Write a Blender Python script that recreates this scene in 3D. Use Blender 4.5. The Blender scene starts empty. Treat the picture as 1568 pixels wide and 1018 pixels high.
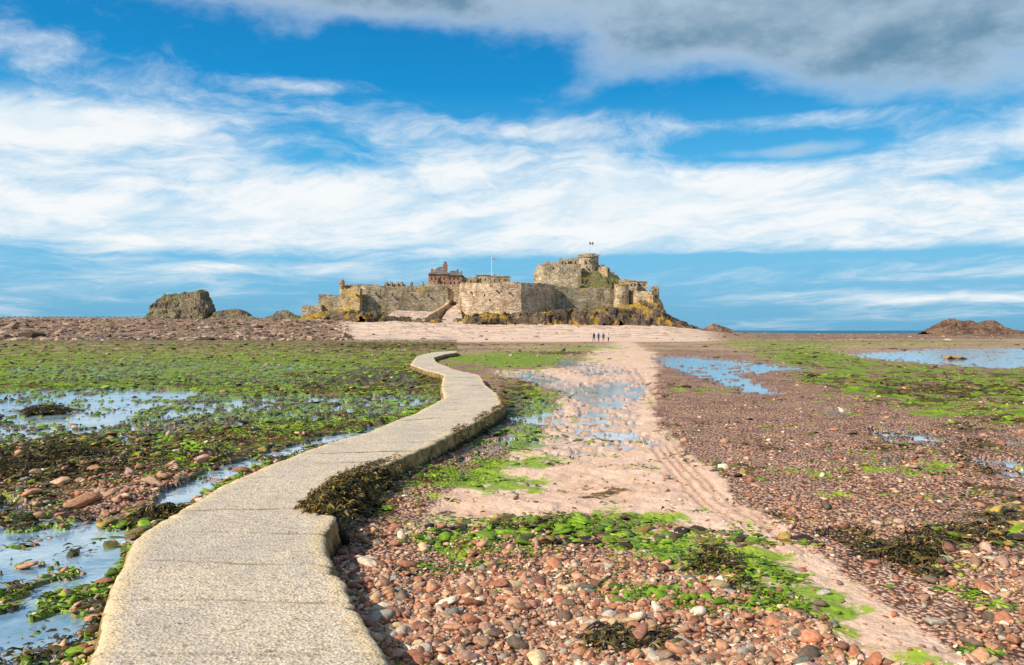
import bpy, bmesh, math, random
import numpy as np
from mathutils import Vector, Matrix
random.seed(3); rng=np.random.default_rng(7)
F=1220.0; CX=784.0; HY=506.0; H=2.2
scene=bpy.context.scene
scene.view_settings.view_transform='Standard'; scene.view_settings.look='None'; scene.view_settings.exposure=0
# ------------------------------------------------------------ helpers
def link(o,parent=None):
    scene.collection.objects.link(o)
    if parent is not None: o.parent=parent
    return o
def empty(name):
    o=bpy.data.objects.new(name,None); o.empty_display_size=1; return link(o)
def mesh_arrays(name,V,Q,mat=None,col=None,smooth=True,parent=None,attrs=None):
    me=bpy.data.meshes.new(name); V=np.asarray(V,dtype=np.float32); Q=np.asarray(Q,dtype=np.int32)
    k=Q.shape[1]
    me.vertices.add(len(V)); me.vertices.foreach_set('co',V.ravel())
    me.loops.add(Q.size); me.loops.foreach_set('vertex_index',Q.ravel())
    me.polygons.add(len(Q)); me.polygons.foreach_set('loop_start',np.arange(0,Q.size,k,dtype=np.int32))
    me.polygons.foreach_set('loop_total',np.full(len(Q),k,dtype=np.int32))
    me.polygons.foreach_set('use_smooth',np.full(len(Q),smooth,dtype=bool))
    me.update(calc_edges=True)
    if col is not None: attrs=dict(attrs or {},col=col)
    for nme,a in (attrs or {}).items():
        at=me.attributes.new(nme,'FLOAT_COLOR','POINT')
        a=np.asarray(a,dtype=np.float32)
        if a.shape[1]==3: a=np.concatenate([a,np.ones((len(a),1),np.float32)],1)
        at.data.foreach_set('color',a.ravel())
    if mat: me.materials.append(mat)
    return link(bpy.data.objects.new(name,me),parent)
def hash2(ix,iy,seed):
    h=(ix.astype(np.int64)*374761393+iy.astype(np.int64)*668265263+seed*974634777)&0xFFFFFFFF
    h=((h^(h>>13))*1274126177)&0xFFFFFFFF
    h=h^(h>>16)
    return (h&0xFFFF)/65535.0
def vnoise(x,y,seed=0):
    ix=np.floor(x);iy=np.floor(y);fx=x-ix;fy=y-iy
    fx=fx*fx*(3-2*fx);fy=fy*fy*(3-2*fy)
    a=hash2(ix,iy,seed);b=hash2(ix+1,iy,seed);c=hash2(ix,iy+1,seed);d=hash2(ix+1,iy+1,seed)
    return (a*(1-fx)+b*fx)*(1-fy)+(c*(1-fx)+d*fx)*fy
def fbm(x,y,seed=0,oc=4,g=.5):
    x=np.asarray(x,float);y=np.asarray(y,float)
    s=0;a=1;t=0
    for i in range(oc):
        s=s+a*vnoise(x+i*17.3,y-i*9.1,seed+i*13);t+=a;a*=g;x=x*2.03;y=y*2.03
    return s/t
def sstep(a,b,x):
    t=np.clip((x-a)/(b-a),0,1);return t*t*(3-2*t)
class NT:
    def __init__(s,t): s.t=t;s.n=t.nodes;s.l=t.links
    def put(s,sock,v):
        if v is None:return
        if isinstance(v,bpy.types.NodeSocket): s.l.new(v,sock)
        else:
            if isinstance(v,(tuple,list)) and len(v)==3 and sock.type=='RGBA': v=(*v,1)
            sock.default_value=v
    def m(s,op,a,b=None,c=None,clamp=False):
        n=s.n.new('ShaderNodeMath');n.operation=op;n.use_clamp=clamp
        s.put(n.inputs[0],a);s.put(n.inputs[1],b);s.put(n.inputs[2],c);return n.outputs[0]
    def mix(s,f,a,b,mode='MIX'):
        n=s.n.new('ShaderNodeMix');n.data_type='RGBA';n.blend_type=mode
        s.put(n.inputs[0],f);s.put(n.inputs[6],a);s.put(n.inputs[7],b);return n.outputs[2]
    def noise(s,vec,scale,detail=4,rough=.5,dist=0):
        n=s.n.new('ShaderNodeTexNoise');s.put(n.inputs['Vector'],vec);n.inputs['Scale'].default_value=scale
        n.inputs['Detail'].default_value=detail;n.inputs['Roughness'].default_value=rough;n.inputs['Distortion'].default_value=dist
        return n.outputs[0]
    def vor(s,vec,scale,feature='F1'):
        n=s.n.new('ShaderNodeTexVoronoi');n.feature=feature;s.put(n.inputs['Vector'],vec);n.inputs['Scale'].default_value=scale
        return n
    def ramp(s,f,stops,interp='LINEAR'):
        n=s.n.new('ShaderNodeValToRGB');n.color_ramp.interpolation=interp
        e=n.color_ramp.elements
        while len(e)<len(stops): e.new(.5)
        for i,(p,c) in enumerate(stops):
            e[i].position=p;e[i].color=(*c,1) if not isinstance(c,(int,float)) else (c,c,c,1)
        s.put(n.inputs[0],f);return n.outputs[0]
    def sm(s,a,b,x):
        n=s.n.new('ShaderNodeMapRange');n.interpolation_type='SMOOTHSTEP'
        s.put(n.inputs[0],x);n.inputs[1].default_value=a;n.inputs[2].default_value=b
        return n.outputs[0]
    def sep(s,v):
        n=s.n.new('ShaderNodeSeparateXYZ');s.put(n.inputs[0],v);return n.outputs
    def comb(s,x,y,z):
        n=s.n.new('ShaderNodeCombineXYZ');s.put(n.inputs[0],x);s.put(n.inputs[1],y);s.put(n.inputs[2],z);return n.outputs[0]
    def obj(s):
        return s.n.new('ShaderNodeTexCoord').outputs['Object']
    def attr(s,name):
        n=s.n.new('ShaderNodeAttribute');n.attribute_name=name;return n
    def bump(s,h,strength,dist):
        n=s.n.new('ShaderNodeBump');s.put(n.inputs['Height'],h);n.inputs['Strength'].default_value=strength
        n.inputs['Distance'].default_value=dist;return n.outputs[0]
def newmat(name):
    m=bpy.data.materials.new(name);m.use_nodes=True;nt=NT(m.node_tree)
    b=m.node_tree.nodes['Principled BSDF'];b.inputs['Roughness'].default_value=.85
    return m,nt,b
def P(px,py,z=0.0):
    D=F*(H-z)/(py-HY);return ((px-CX)*D/F,D)
def Xp(px,D): return (px-CX)*D/F
def Zp(py,D): return H+(HY-py)*D/F
# ------------------------------------------------------------ camera
cam=bpy.data.cameras.new('camera');co=bpy.data.objects.new('camera',cam);link(co)
cam.sensor_width=36;cam.lens=36*F/1568;cam.clip_end=80000;cam.clip_start=.05
co.location=(0,0,H);co.rotation_euler=(math.radians(90-0.14),0,0);scene.camera=co
# ------------------------------------------------------------ light
sdir=Vector((-0.72,-0.46,0.66)).normalized()
sun=bpy.data.lights.new('sun','SUN');sun.energy=5.0;sun.angle=math.radians(.6);sun.color=(1,.93,.80)
so=bpy.data.objects.new('sun',sun);link(so);so.rotation_euler=sdir.to_track_quat('Z','Y').to_euler();so.location=(-30,-30,60)
w=bpy.data.worlds.new('World');scene.world=w;w.use_nodes=True
nt=NT(w.node_tree);bg=w.node_tree.nodes['Background'];bg.inputs[1].default_value=.1
sk=w.node_tree.nodes.new('ShaderNodeTexSky');sk.sky_type='NISHITA';sk.sun_disc=False
sk.sun_elevation=math.asin(sdir.z);sk.sun_rotation=math.atan2(sdir.x,sdir.y)
g=w.node_tree.nodes.new('ShaderNodeTexCoord').outputs['Generated']
dx,dy,dz=nt.sep(g)
az=nt.m('MULTIPLY',nt.m('ARCTAN2',dx,dy),57.2958)
el=nt.m('MULTIPLY',nt.m('ARCSINE',dz),57.2958)
def blob(px,py,rx,ry,wt):
    a=math.degrees(math.atan((px-CX)/F));e=math.degrees(math.atan((HY-py)/F*math.cos(math.radians(a))))
    k=math.degrees(1/F)*math.cos(math.radians(a))
    u=nt.m('MULTIPLY_ADD',az,1/(rx*k),-a/(rx*k));v=nt.m('MULTIPLY_ADD',el,1/(ry*k),-e/(ry*k))
    q=nt.m('MULTIPLY_ADD',u,u,nt.m('MULTIPLY',v,v))
    return nt.m('MULTIPLY',nt.m('POWER',.3679,q),wt)
def summ(lst):
    r=lst[0]
    for x in lst[1:]: r=nt.m('ADD',r,x)
    return r
lg=nt.m('LOGARITHM',nt.m('ADD',nt.m('MAXIMUM',el,-2.),5.),2.71828)
warp=nt.noise(nt.comb(nt.m('MULTIPLY',az,.06),nt.m('MULTIPLY',lg,2.2),1.7),1,4,.55)
wv=nt.m('MULTIPLY',nt.m('SUBTRACT',warp,.5),1.8)
lg2=nt.m('ADD',lg,nt.m('MULTIPLY',az,-.0030))
s1=nt.noise(nt.comb(nt.m('MULTIPLY_ADD',az,.045,wv),nt.m('MULTIPLY_ADD',lg2,3.8,wv),2.3),1,8,.60)
s2=nt.noise(nt.comb(nt.m('MULTIPLY_ADD',az,.15,wv),nt.m('MULTIPLY_ADD',lg2,8.0,nt.m('MULTIPLY',wv,1.8)),5.2),1,8,.66)
s3=nt.noise(nt.comb(nt.m('MULTIPLY',az,.10),nt.m('MULTIPLY',el,.19),9.1),1,8,.60)
elf=nt.m('DIVIDE',el,30,clamp=True)
base=nt.ramp(elf,[(0,(.14,.44,.68)),(.1,(.17,.51,.78)),(.25,(.16,.56,.88)),(.40,(.06,.44,.82)),(.56,(.0,.29,.68)),(.74,(.0,.21,.55)),(1,(.002,.15,.42))])
nis=nt.mix(1.0,sk.outputs[0],(.1,.1,.1),'MULTIPLY')
base=nt.mix(.08,base,nis)
wb=nt.ramp(elf,[(0,.20),(.09,.32),(.165,.34),(.195,.84),(.30,1.0),(.40,.72),(.47,.36),(.56,.16),(.72,.14),(.78,.22),(1,.3)])
blobs=summ([blob(110,190,220,34,.66),blob(470,130,130,14,.52),blob(690,255,60,24,.34),
 blob(920,270,95,30,.36),blob(150,340,300,40,.10),blob(60,100,110,30,.16),blob(1180,184,220,12,.26),blob(1500,215,150,16,.26),
 blob(600,80,420,36,-.20),blob(1200,228,180,22,-.90),blob(1530,264,90,22,-.70),blob(480,238,300,20,-.36),blob(1400,455,220,14,.45),
 blob(350,408,200,12,.30),blob(1230,145,260,22,-.42),blob(1100,394,300,6,-.40),blob(700,200,300,14,.06),blob(120,285,180,16,-.30),blob(950,130,220,30,-.20),blob(330,120,200,22,-.12)])
cv=summ([wb,blobs,nt.m('MULTIPLY',nt.m('SUBTRACT',s1,.5),1.15),nt.m('MULTIPLY',nt.m('SUBTRACT',s2,.5),1.35)])
cm=nt.m('MULTIPLY',nt.sm(.14,1.04,cv),.95)
gb=summ([blob(1330,15,430,88,1.20),blob(1568,115,190,50,.60),blob(450,-32,1200,52,.85),blob(130,195,110,24,.28),blob(1530,262,90,22,.50),blob(1200,232,150,12,.40),
   nt.m('MULTIPLY',nt.m('SUBTRACT',s3,.5),1.5)])
gm=nt.sm(.20,.90,gb)
white=nt.mix(nt.sm(.35,.65,s2),(.74,.86,.94),(.97,.98,.98))
dk=nt.m('MULTIPLY',nt.sm(.30,.66,s3),nt.sm(.3,1.1,gb))
ccol=nt.mix(nt.m('MULTIPLY',gm,.95),white,nt.mix(dk,(.44,.57,.67),(.11,.24,.35)))
cm=nt.m('MAXIMUM',cm,nt.m('MULTIPLY',gm,.87))
skyc=nt.mix(cm,base,ccol)
hi=nt.sm(26,50,el)
skyc=nt.mix(hi,skyc,(.22,.31,.44))
n_=w.node_tree.nodes.new('ShaderNodeVectorMath');n_.operation='SCALE';nt.l.new(skyc,n_.inputs[0]);n_.inputs['Scale'].default_value=10.0
nt.l.new(n_.outputs[0],bg.inputs[0])
# ------------------------------------------------------------ causeway outline
CT=.35
LP=[(135,1018),(152,965),(178,885),(205,825),(250,792),(264,786),(300,768),(345,740),(400,715),(480,685),(560,662),(640,630),(680,609),(676,590),(680,573),(650,566),(628,558),(638,545),(660,539.5),(700,536.5)]
RP=[(597,1018),(568,965),(529,893),(497,835),(512,788),(474,783),(502,758),(545,730),(598,707),(660,680),(715,652),(772,621),(764,604),(743,588),(735,574),(695,565),(668,554),(664,547),(682,542),(702,539)]
Lw=[np.array(P(a,b,CT)) for a,b in LP];Rw=[np.array(P(a,b,CT)) for a,b in RP]
dl=np.array([.38*10,-10.0]);Lw.insert(0,Lw[0]+dl);Rw.insert(0,Rw[0]+dl)
Lpy=np.array([HY+F*H/p[1] for p in Lw[1:]][::-1]);Lpx=np.array([CX+F*p[0]/p[1] for p in Lw[1:]][::-1])
Rpy=np.array([HY+F*H/p[1] for p in Rw[1:]][::-1]);Rpx=np.array([CX+F*p[0]/p[1] for p in Rw[1:]][::-1])
# ------------------------------------------------------------ zone maps
def polysd(px,py,poly,ys=2.2):
    p=np.array(poly,float);x=px;y=py*ys;py_=p[:,1]*ys
    d=np.full(x.shape,1e18);ins=np.zeros(x.shape,bool);n=len(p)
    for i in range(n):
        ax,ay=p[i,0],py_[i];bx,by=p[(i+1)%n,0],py_[(i+1)%n]
        ex,ey=bx-ax,by-ay;t=np.clip(((x-ax)*ex+(y-ay)*ey)/(ex*ex+ey*ey+1e-9),0,1)
        d=np.minimum(d,(x-ax-t*ex)**2+(y-ay-t*ey)**2)
        c=((ay>y)!=(by>y))&(x<(bx-ax)*(y-ay)/(by-ay+1e-12)+ax);ins^=c
    return np.sqrt(d)*np.where(ins,1,-1)
def gs(px,py,cx,cy,rx,ry,rot=0):
    c,s=math.cos(rot),math.sin(rot);u=((px-cx)*c+(py-cy)*s)/rx;v=(-(px-cx)*s+(py-cy)*c)/ry
    return np.exp(-(u*u+v*v))
POOLS=[([(0,597),(200,590),(330,600),(220,635),(150,668),(0,690),(-300,700),(-300,597)],.68),
 ([(200,595),(520,605),(660,600),(680,612),(640,632),(560,650),(400,650),(180,690),(100,660)],.54),
 ([(600,645),(660,628),(560,670),(430,706),(345,742),(262,795),(215,800),(240,755),(320,715),(420,685),(520,660)],.78),
 ([(-400,830),(60,805),(150,800),(225,800),(205,830),(188,870),(150,900),(110,930),(60,960),(20,1010),(-400,1030)],.68),
 ([(0,760),(140,790),(240,780),(190,830),(165,900),(140,1010),(0,1080),(-200,1000)],.55),
 ([(-50,516.5),(740,517.5),(700,521.5),(-50,522.5)],.6),
 ([(996,544),(1070,544),(1160,553),(1250,563),(1240,568),(1140,574),(1180,590),(1212,606),(1150,608),(1090,588),(1040,572),(1000,556)],.72),
 ([(748,571),(830,568),(900,585),(925,578),(975,580),(1000,588),(985,625),(985,655),(1030,684),(990,694),(900,690),(865,668),(880,630),(850,602),(800,585)],.64),
 ([(760,600),(860,610),(890,650),(940,700),(860,710),(800,690),(690,720)],.51),
 ([(1275,541),(1420,532),(1700,527),(1700,566),(1520,566),(1420,558),(1330,550)],.80),
 ([(1320,658),(1400,655),(1475,680),(1430,690),(1360,682)],.62),([(1480,700),(1560,700),(1700,740),(1560,745),(1500,720)],.60),
 ([(1240,622),(1290,625),(1320,640),(1270,640)],.56),([(1500,668),(1700,680),(1700,692),(1530,684)],.56),
 ([(860,545),(960,560),(1000,575),(900,580),(840,560)],.50),([(500,555),(600,600),(660,600),(640,575)],.42),([(200,545),(600,560),(640,600),(0,590),(0,560)],.34)]
SAND=[(600,840),(650,790),(760,712),(830,660),(860,600),(800,585),(760,572),(880,560),(910,535),(960,520),(1010,545),(1000,600),(1010,650),(1060,700),(1140,770),(1250,850),(1360,930),(1480,1010),(1560,1100),(1360,1060),(1230,920),(1120,830),(1000,800),(850,790)]
RGREEN=[(1130,527),(1260,533),(1330,552),(1460,562),(1700,575),(1700,665),(1520,650),(1330,612),(1230,590),(1215,560)]
TRK=[[(1000,688),(1030,730),(1075,775),(1130,815),(1200,862)],[(1022,686),(1055,728),(1105,770),(1160,805),(1235,850)],[(905,575),(903,610),(915,650),(950,690)],[(960,565),(1000,620),(1040,668)]]
def zones(X,Y):
    D=np.maximum(Y,1.2);px=CX+F*X/D;py=HY+F*H/D
    n1=fbm(X*.30,Y*.30,1,5);n2=fbm(X*1.4,Y*1.4,2,5);n3=fbm(X*6,Y*6,3,3)
    nn=(n1*.35+n2*.45+n3*.2)-.5
    pn=(n1*.20+n2*.45+n3*.35)-.5
    left=px<np.interp(py,Lpy,Lpx)+2
    left=np.where(py<537,px<700,left)
    lf=left.astype(float)
    far=sstep(175,215,D)
    pool=np.zeros(X.shape)
    for poly,st in POOLS:
        e=np.clip(polysd(px,py,poly)/22,-1.5,1)
        pool=np.maximum(pool,st*sstep(-.6,.8,e))
    poolm=sstep(.48,.55,pool+pn*2.3)
    near=sstep(170,100,D)
    green=np.where(left,np.interp(py,[515,522,545,560,600,650,700,760,820,900,1300],[.05,.38,.62,.76,.72,.72,.62,.56,.62,.62,.62]),.18)
    weed=np.where(left,np.interp(py,[515,520,530,545,560,600,650,700,760,820,900,1300],[.3,.60,.50,.44,.42,.44,.48,.54,.48,.46,.46,.46]),.14)
    weed+=lf*(.25*gs(px,py,60,700,190,45)+.25*gs(px,py,60,630,60,8)+.2*gs(px,py,560,590,120,18)+.22*gs(px,py,620,575,80,18)-.25*gs(px,py,250,740,90,30)+.3*gs(px,py,250,790,50,16)+.25*gs(px,py,600,530,120,5))
    green+=lf*(.22*gs(px,py,300,575,260,20)+.18*gs(px,py,60,580,150,20)+.3*gs(px,py,250,520,300,2.5)+.18*gs(px,py,560,650,120,20)-.35*gs(px,py,210,760,100,35)-.3*gs(px,py,30,735,120,40)+.2*gs(px,py,480,630,120,18))
    r=1-lf
    green+=r*(.66*gs(px,py,780,551,115,13)+.4*gs(px,py,900,533,90,4)+.50*gs(px,py,805,622,50,48)+.42*gs(px,py,720,725,120,34,-.2)+.42*gs(px,py,780,745,70,12)
      +.54*gs(px,py,1070,850,140,22,.14)+.54*gs(px,py,985,922,85,18)+.52*gs(px,py,1210,915,90,24,.3)+.44*gs(px,py,850,815,110,12)+.42*gs(px,py,720,838,80,18)+.44*gs(px,py,1120,940,90,14)
      +.22*gs(px,py,900,870,280,60)+.22*gs(px,py,640,800,70,30)+.14*gs(px,py,1300,960,90,34)+.22*gs(px,py,900,800,220,9)+.3*gs(px,py,1080,600,60,6)+.18*gs(px,py,1420,720,200,40)+.20*gs(px,py,760,680,80,30)+.14*gs(px,py,760,980,200,30))
    rg=sstep(-40,25,polysd(px,py,RGREEN))
    green+=r*rg*.40; weed+=r*rg*.28
    green+=r*(.35*gs(px,py,1100,519.5,140,1.6)+.3*gs(px,py,1250,548,60,8)+.34*gs(px,py,1350,526,260,5))
    weed+=r*(.42*gs(px,py,790,600,40,26)+.38*gs(px,py,760,640,60,20)+.5*gs(px,py,860,541,90,4)+.30*gs(px,py,900,810,140,9)+.28*gs(px,py,1420,680,160,22)+.22*gs(px,py,1500,800,120,70)
      +.5*gs(px,py,560,785,60,22)+.45*gs(px,py,1395,852,60,9)+.36*gs(px,py,640,730,70,24)+.25*gs(px,py,1480,830,60,12)+.35*gs(px,py,1500,600,140,6)+.35*gs(px,py,720,528,160,3)+.24*gs(px,py,700,850,120,40)
      +.3*gs(px,py,1350,523,260,3)+.22*gs(px,py,1000,600,70,10)+.16*gs(px,py,1080,870,160,14))
    sand=r*sstep(-30,30,polysd(px,py,SAND)+nn*60)
    sand=np.maximum(sand,r*.75*sstep(.5,.75,gs(px,py,1100,860,260,60,.2)+nn*.8))
    cen=sstep(470,560,px)*sstep(1180,1020,px)
    sand=np.maximum(sand,cen*sstep(135,170,D)*.97)
    rock=sstep(190,215,D)*(1-cen)*(.95)
    rock=np.maximum(rock,far*cen*sstep(.56,.62,n1)*.55)
    k=1-far*.95
    green=np.clip(green*k,0,1.2);weed=np.clip(weed*k,0,1.2)
    amp=np.interp(px,[-2000,0,480,620,740,1000,1060,1130,1250,1450,1568,3000],[7.0,7.0,6.9,6.4,5.2,4.9,3.2,1.0,.35,.5,.4,.4])
    base=amp*sstep(170,395,D)**1.15*sstep(560,450,D)-4*sstep(455,560,D)
    h=.035+(n2-.5)*.09+(n3-.5)*.05*sstep(30,10,D)
    h=h+weed*sstep(.5,.62,n2)*.10*near
    h=h-poolm*.15*sstep(400,150,D)
    ra=np.clip(amp/6,.10,1)
    h+=base+ra*rock*(fbm(X*.06,Y*.06,21,5)-.45)*2.2*sstep(195,260,D)+ra*rock*sstep(195,260,D)*(np.abs(fbm(X*.22,Y*.22,31,4)-.5))*3.0
    trk=np.zeros(X.shape)
    near_t=(px>870)&(px<1320)&(py>565)&(py<880)
    if near_t.any():
        xx=px[near_t];yy=py[near_t];best=np.zeros(xx.shape)
        for t in TRK:
            for off in (0,13):
                q=np.array(t,float)
                for i in range(len(q)-1):
                    ax,ay=q[i][0]+off,q[i][1];bx,by=q[i+1][0]+off,q[i+1][1];ex,ey=bx-ax,by-ay
                    tt=np.clip(((xx-ax)*ex+(yy-ay)*ey)/(ex*ex+ey*ey),0,1)
                    dd=np.hypot(xx-ax-tt*ex,yy-ay-tt*ey);best=np.maximum(best,np.exp(-(dd/3.2)**2))
        trk[near_t]=best
    h-=trk*.025
    return dict(px=px,py=py,h=h,green=green,weed=weed,sand=sand,rock=rock,pool=poolm,left=left,trk=trk,nn=nn,pn=pn,n2=n2,n1=n1,n3=n3,poolb=pool)
# ------------------------------------------------------------ ground mesh
rows=[-60,-30,-15,-8,-4,-1,1,2,2.8]
pyv=1300.
while True:
    d=F*H/(pyv-HY)
    if d>75:break
    rows.append(d);pyv-=1.0 if pyv<900 else 1.6
d=rows[-1]
while d<460: d+=.8+.004*(d-75);rows.append(d)
rows+=[470,485,500,520,545,580,650,800,1200,2500,6000,15000,40000]
rows=np.array(rows);ncol=1150
s=np.linspace(-1,1,ncol)
XX=s[None,:]*(np.maximum(rows,0)[:,None]*.80+7);YY=np.repeat(rows[:,None],ncol,1)
Z=zones(XX.ravel(),YY.ravel())
V=np.stack([XX.ravel(),YY.ravel(),Z['h']],1)
nr=len(rows);idx=np.arange(nr*ncol).reshape(nr,ncol)
Q=np.stack([idx[:-1,:-1],idx[:-1,1:],idx[1:,1:],idx[1:,:-1]],-1).reshape(-1,4)
gm_,n,b=newmat('ground')
o=n.obj();A=n.attr('m1');B_=n.attr('m2');ar,ag,ab=n.sep(A.outputs['Color']);br,bgc,bb=n.sep(B_.outputs['Color'])
na=n.noise(o,.6,8,.68);nbv=n.noise(n.comb(n.m('ADD',n.sep(o)[0],37.0),n.sep(o)[1],4.0),.8,8,.70);nc=n.noise(o,2.4,7,.72)
nfar=n.noise(o,.09,8,.68)
v1=n.vor(o,21);v2=n.vor(o,55)
def pal(v): return n.ramp(n.sep(v.outputs['Color'])[0],[(0,(.20,.09,.05)),(.2,(.48,.21,.12)),(.42,(.68,.40,.27)),(.6,(.56,.27,.17)),(.75,(.80,.57,.42)),(.88,(.30,.25,.20)),(1,(.90,.77,.62))])
gr=n.mix(.5,pal(v1),pal(v2));gr=n.mix(n.m('MULTIPLY',nc,.6),gr,(.70,.41,.29))
gr=n.mix(n.sm(.42,.62,v1.outputs['Distance']),gr,(.14,.07,.045))
gr=n.mix(1,gr,n.ramp(nbv,[(.35,(.66,.62,.60)),(.50,(1.0,.98,.96)),(.66,(1.22,1.2,1.16))]),'MULTIPLY')
fary=n.m('MULTIPLY',n.sm(35,110,n.sep(o)[1]),n.sm(.38,.6,nfar))
gr=n.mix(n.m('MULTIPLY',fary,.6),gr,(.68,.48,.28))
sd=n.mix(n.sm(.3,.7,nbv),(.90,.63,.46),(.80,.51,.35));sd=n.mix(n.m('MULTIPLY',n.sm(.46,.66,nc),.6),sd,(.60,.34,.21))
sd=n.mix(n.m('MULTIPLY',n.sm(.62,.8,n.sep(v2.outputs['Color'])[0]),.35),sd,(.42,.24,.15))
sd=n.mix(n.m('MULTIPLY',n.sm(150,210,n.sep(o)[1]),.55),sd,n.mix(n.sm(.42,.6,nfar),(.90,.70,.52),(.78,.52,.38)))
sd=n.mix(n.m('MULTIPLY',br,.5),sd,(.50,.27,.17))
sandm=n.sm(.35,.65,n.m('MULTIPLY_ADD',n.m('SUBTRACT',nc,.5),1.1,ab))
col=n.mix(sandm,gr,sd)
rk=n.ramp(nfar,[(.32,(.07,.045,.03)),(.42,(.26,.15,.095)),(.50,(.56,.36,.24)),(.56,(.18,.115,.07)),(.63,(.50,.34,.16)),(.74,(.72,.54,.39))])
rk=n.mix(1,rk,n.ramp(nc,[(.38,.24),(.60,1.2)]),'MULTIPLY')
col=n.mix(bgc,col,rk)
gcol=n.ramp(nc,[(.3,(.05,.11,.006)),(.46,(.14,.28,.006)),(.56,(.27,.42,.012)),(.70,(.44,.53,.035))])
gmask=n.sm(.46,.58,n.m('MULTIPLY_ADD',n.m('SUBTRACT',na,.5),2.6,ar))
gmask=n.m('MULTIPLY',gmask,n.sm(.32,.50,nc))
col=n.mix(n.m('MULTIPLY',gmask,.92),col,gcol)
wcol=n.ramp(n.noise(o,5,6,.78),[(.3,(.014,.011,.004)),(.46,(.07,.042,.013)),(.60,(.22,.14,.035)),(.74,(.42,.28,.10))])
wmask=n.sm(.47,.58,n.m('MULTIPLY_ADD',n.m('SUBTRACT',nbv,.5),2.6,ag))
col=n.mix(n.m('MULTIPLY',wmask,.95),col,wcol)
col=n.mix(n.m('MULTIPLY',bb,.30),col,n.mix(.5,col,(.16,.13,.10)))
n.l.new(col,b.inputs['Base Color'])
n.l.new(n.m('MULTIPLY_ADD',n.m('MULTIPLY',bb,n.sm(.3,.6,nc)),-.72,.90),b.inputs['Roughness'])
n.l.new(n.m('MULTIPLY_ADD',bb,.7,.2),b.inputs['Specular IOR Level'])
hgt=n.m('ADD',n.m('MULTIPLY',n.m('SUBTRACT',1.0,v1.outputs['Distance']),n.m('SUBTRACT',1.0,n.m('MULTIPLY',ab,.85))),n.m('MULTIPLY',nc,n.m('MULTIPLY_ADD',n.m('ADD',ar,ag),1.3,.4)))
n.l.new(n.bump(hgt,.8,.05),b.inputs['Normal'])
def wetm(Z): return sstep(.22,.50,Z['poolb']+Z['pn']*.9)
mesh_arrays('ground',V,Q,gm_,attrs=dict(m1=np.stack([Z['green'],Z['weed'],Z['sand']],1),m2=np.stack([Z['trk'],Z['rock'],wetm(Z)],1)))
# ------------------------------------------------------------ water
pm,n,b=newmat('tide_pool_water')
o=n.obj()
n.l.new(n.mix(n.sm(.35,.65,n.noise(o,1.2,5,.65)),(.17,.31,.42),(.44,.55,.60)),b.inputs['Base Color'])
b.inputs['Roughness'].default_value=.05;b.inputs['IOR'].default_value=1.6;b.inputs['Specular IOR Level'].default_value=1.0
n.l.new(n.bump(n.noise(o,6,4,.6),.3,.014),b.inputs['Normal'])
def sheet(name,x0,x1,y0,y1,z,mat):
    V=[(x0,y0,z),(x1,y0,z),(x1,y1,z),(x0,y1,z)];return mesh_arrays(name,V,[[0,1,2,3]],mat,smooth=False)
sheet('tide_pool_water',-240,240,-60,235,-.028,pm)
sm_,n,b=newmat('sea');o=n.obj()
n.l.new(n.mix(n.sm(.35,.65,n.noise(n.comb(n.m('MULTIPLY',n.sep(o)[0],.1),n.sep(o)[1],0),.01,5,.6)),(.005,.10,.19),(.015,.16,.26)),b.inputs['Base Color'])
b.inputs['Roughness'].default_value=.45;b.inputs['Specular IOR Level'].default_value=.15
n.l.new(n.bump(n.noise(o,.3,5,.6),.9,.8),b.inputs['Normal'])
sheet('sea',-45000,45000,430,45000,-1.2,sm_)
# ------------------------------------------------------------ causeway
cmx,n,b=newmat('causeway_concrete');o=n.obj();ca=n.attr('m1');sx,ed,jt=n.sep(ca.outputs['Color'])
z=n.sep(o)[2]
vv=n.vor(o,42);vv2=n.vor(o,100);big=n.noise(o,.9,7,.68);fine=n.noise(o,22,5,.8);fine2=n.noise(o,7,7,.75)
agg=n.ramp(n.sep(vv.outputs['Color'])[0],[(0,(.20,.14,.09)),(.20,(.66,.50,.35)),(.6,(.88,.70,.50)),(.85,(.60,.50,.40)),(1,(.95,.86,.70))])
agg2=n.ramp(n.sep(vv2.outputs['Color'])[1],[(0,(.14,.10,.07)),(.22,(.72,.55,.38)),(1,(.92,.77,.57))])
c=n.mix(.5,agg,agg2)
c=n.mix(n.sm(.44,.58,big),c,n.mix(.45,c,(.52,.44,.36)))
edm=n.sm(.42,.85,n.m('MULTIPLY_ADD',n.m('SUBTRACT',fine2,.5),1.3,ed))
c=n.mix(n.m('MULTIPLY',edm,.65),c,(.90,.65,.35))
c=n.mix(n.m('MULTIPLY',n.sm(.56,.63,fine),.75),c,(.17,.12,.075))
c=n.mix(n.m('MULTIPLY',n.sm(.58,.66,fine2),.36),c,(.28,.20,.13))
c=n.mix(n.m('MULTIPLY',jt,n.sm(.3,.5,fine2)),c,(.08,.055,.03))
c=n.mix(n.m('MULTIPLY',n.sm(.67,.75,n.noise(o,2.5,6,.65)),.45),c,(.24,.24,.04))
sidecol=n.ramp(n.noise(o,3.5,7,.72),[(.3,(.05,.032,.012)),(.45,(.22,.145,.05)),(.57,(.46,.31,.13)),(.72,(.22,.19,.035))])  # weedy ochre of the side wall, its shade deepened into the colour
sidem=n.sm(.335,.31,n.m('MULTIPLY_ADD',n.m('SUBTRACT',fine2,.5),.05,z))
c=n.mix(sidem,c,sidecol)
c=n.mix(n.sm(.19,.08,n.m('MULTIPLY_ADD',n.m('SUBTRACT',fine2,.5),.30,z)),c,(.03,.022,.009))
n.l.new(c,b.inputs['Base Color']);b.inputs['Roughness'].default_value=.9;b.inputs['Specular IOR Level'].default_value=.2
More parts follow.
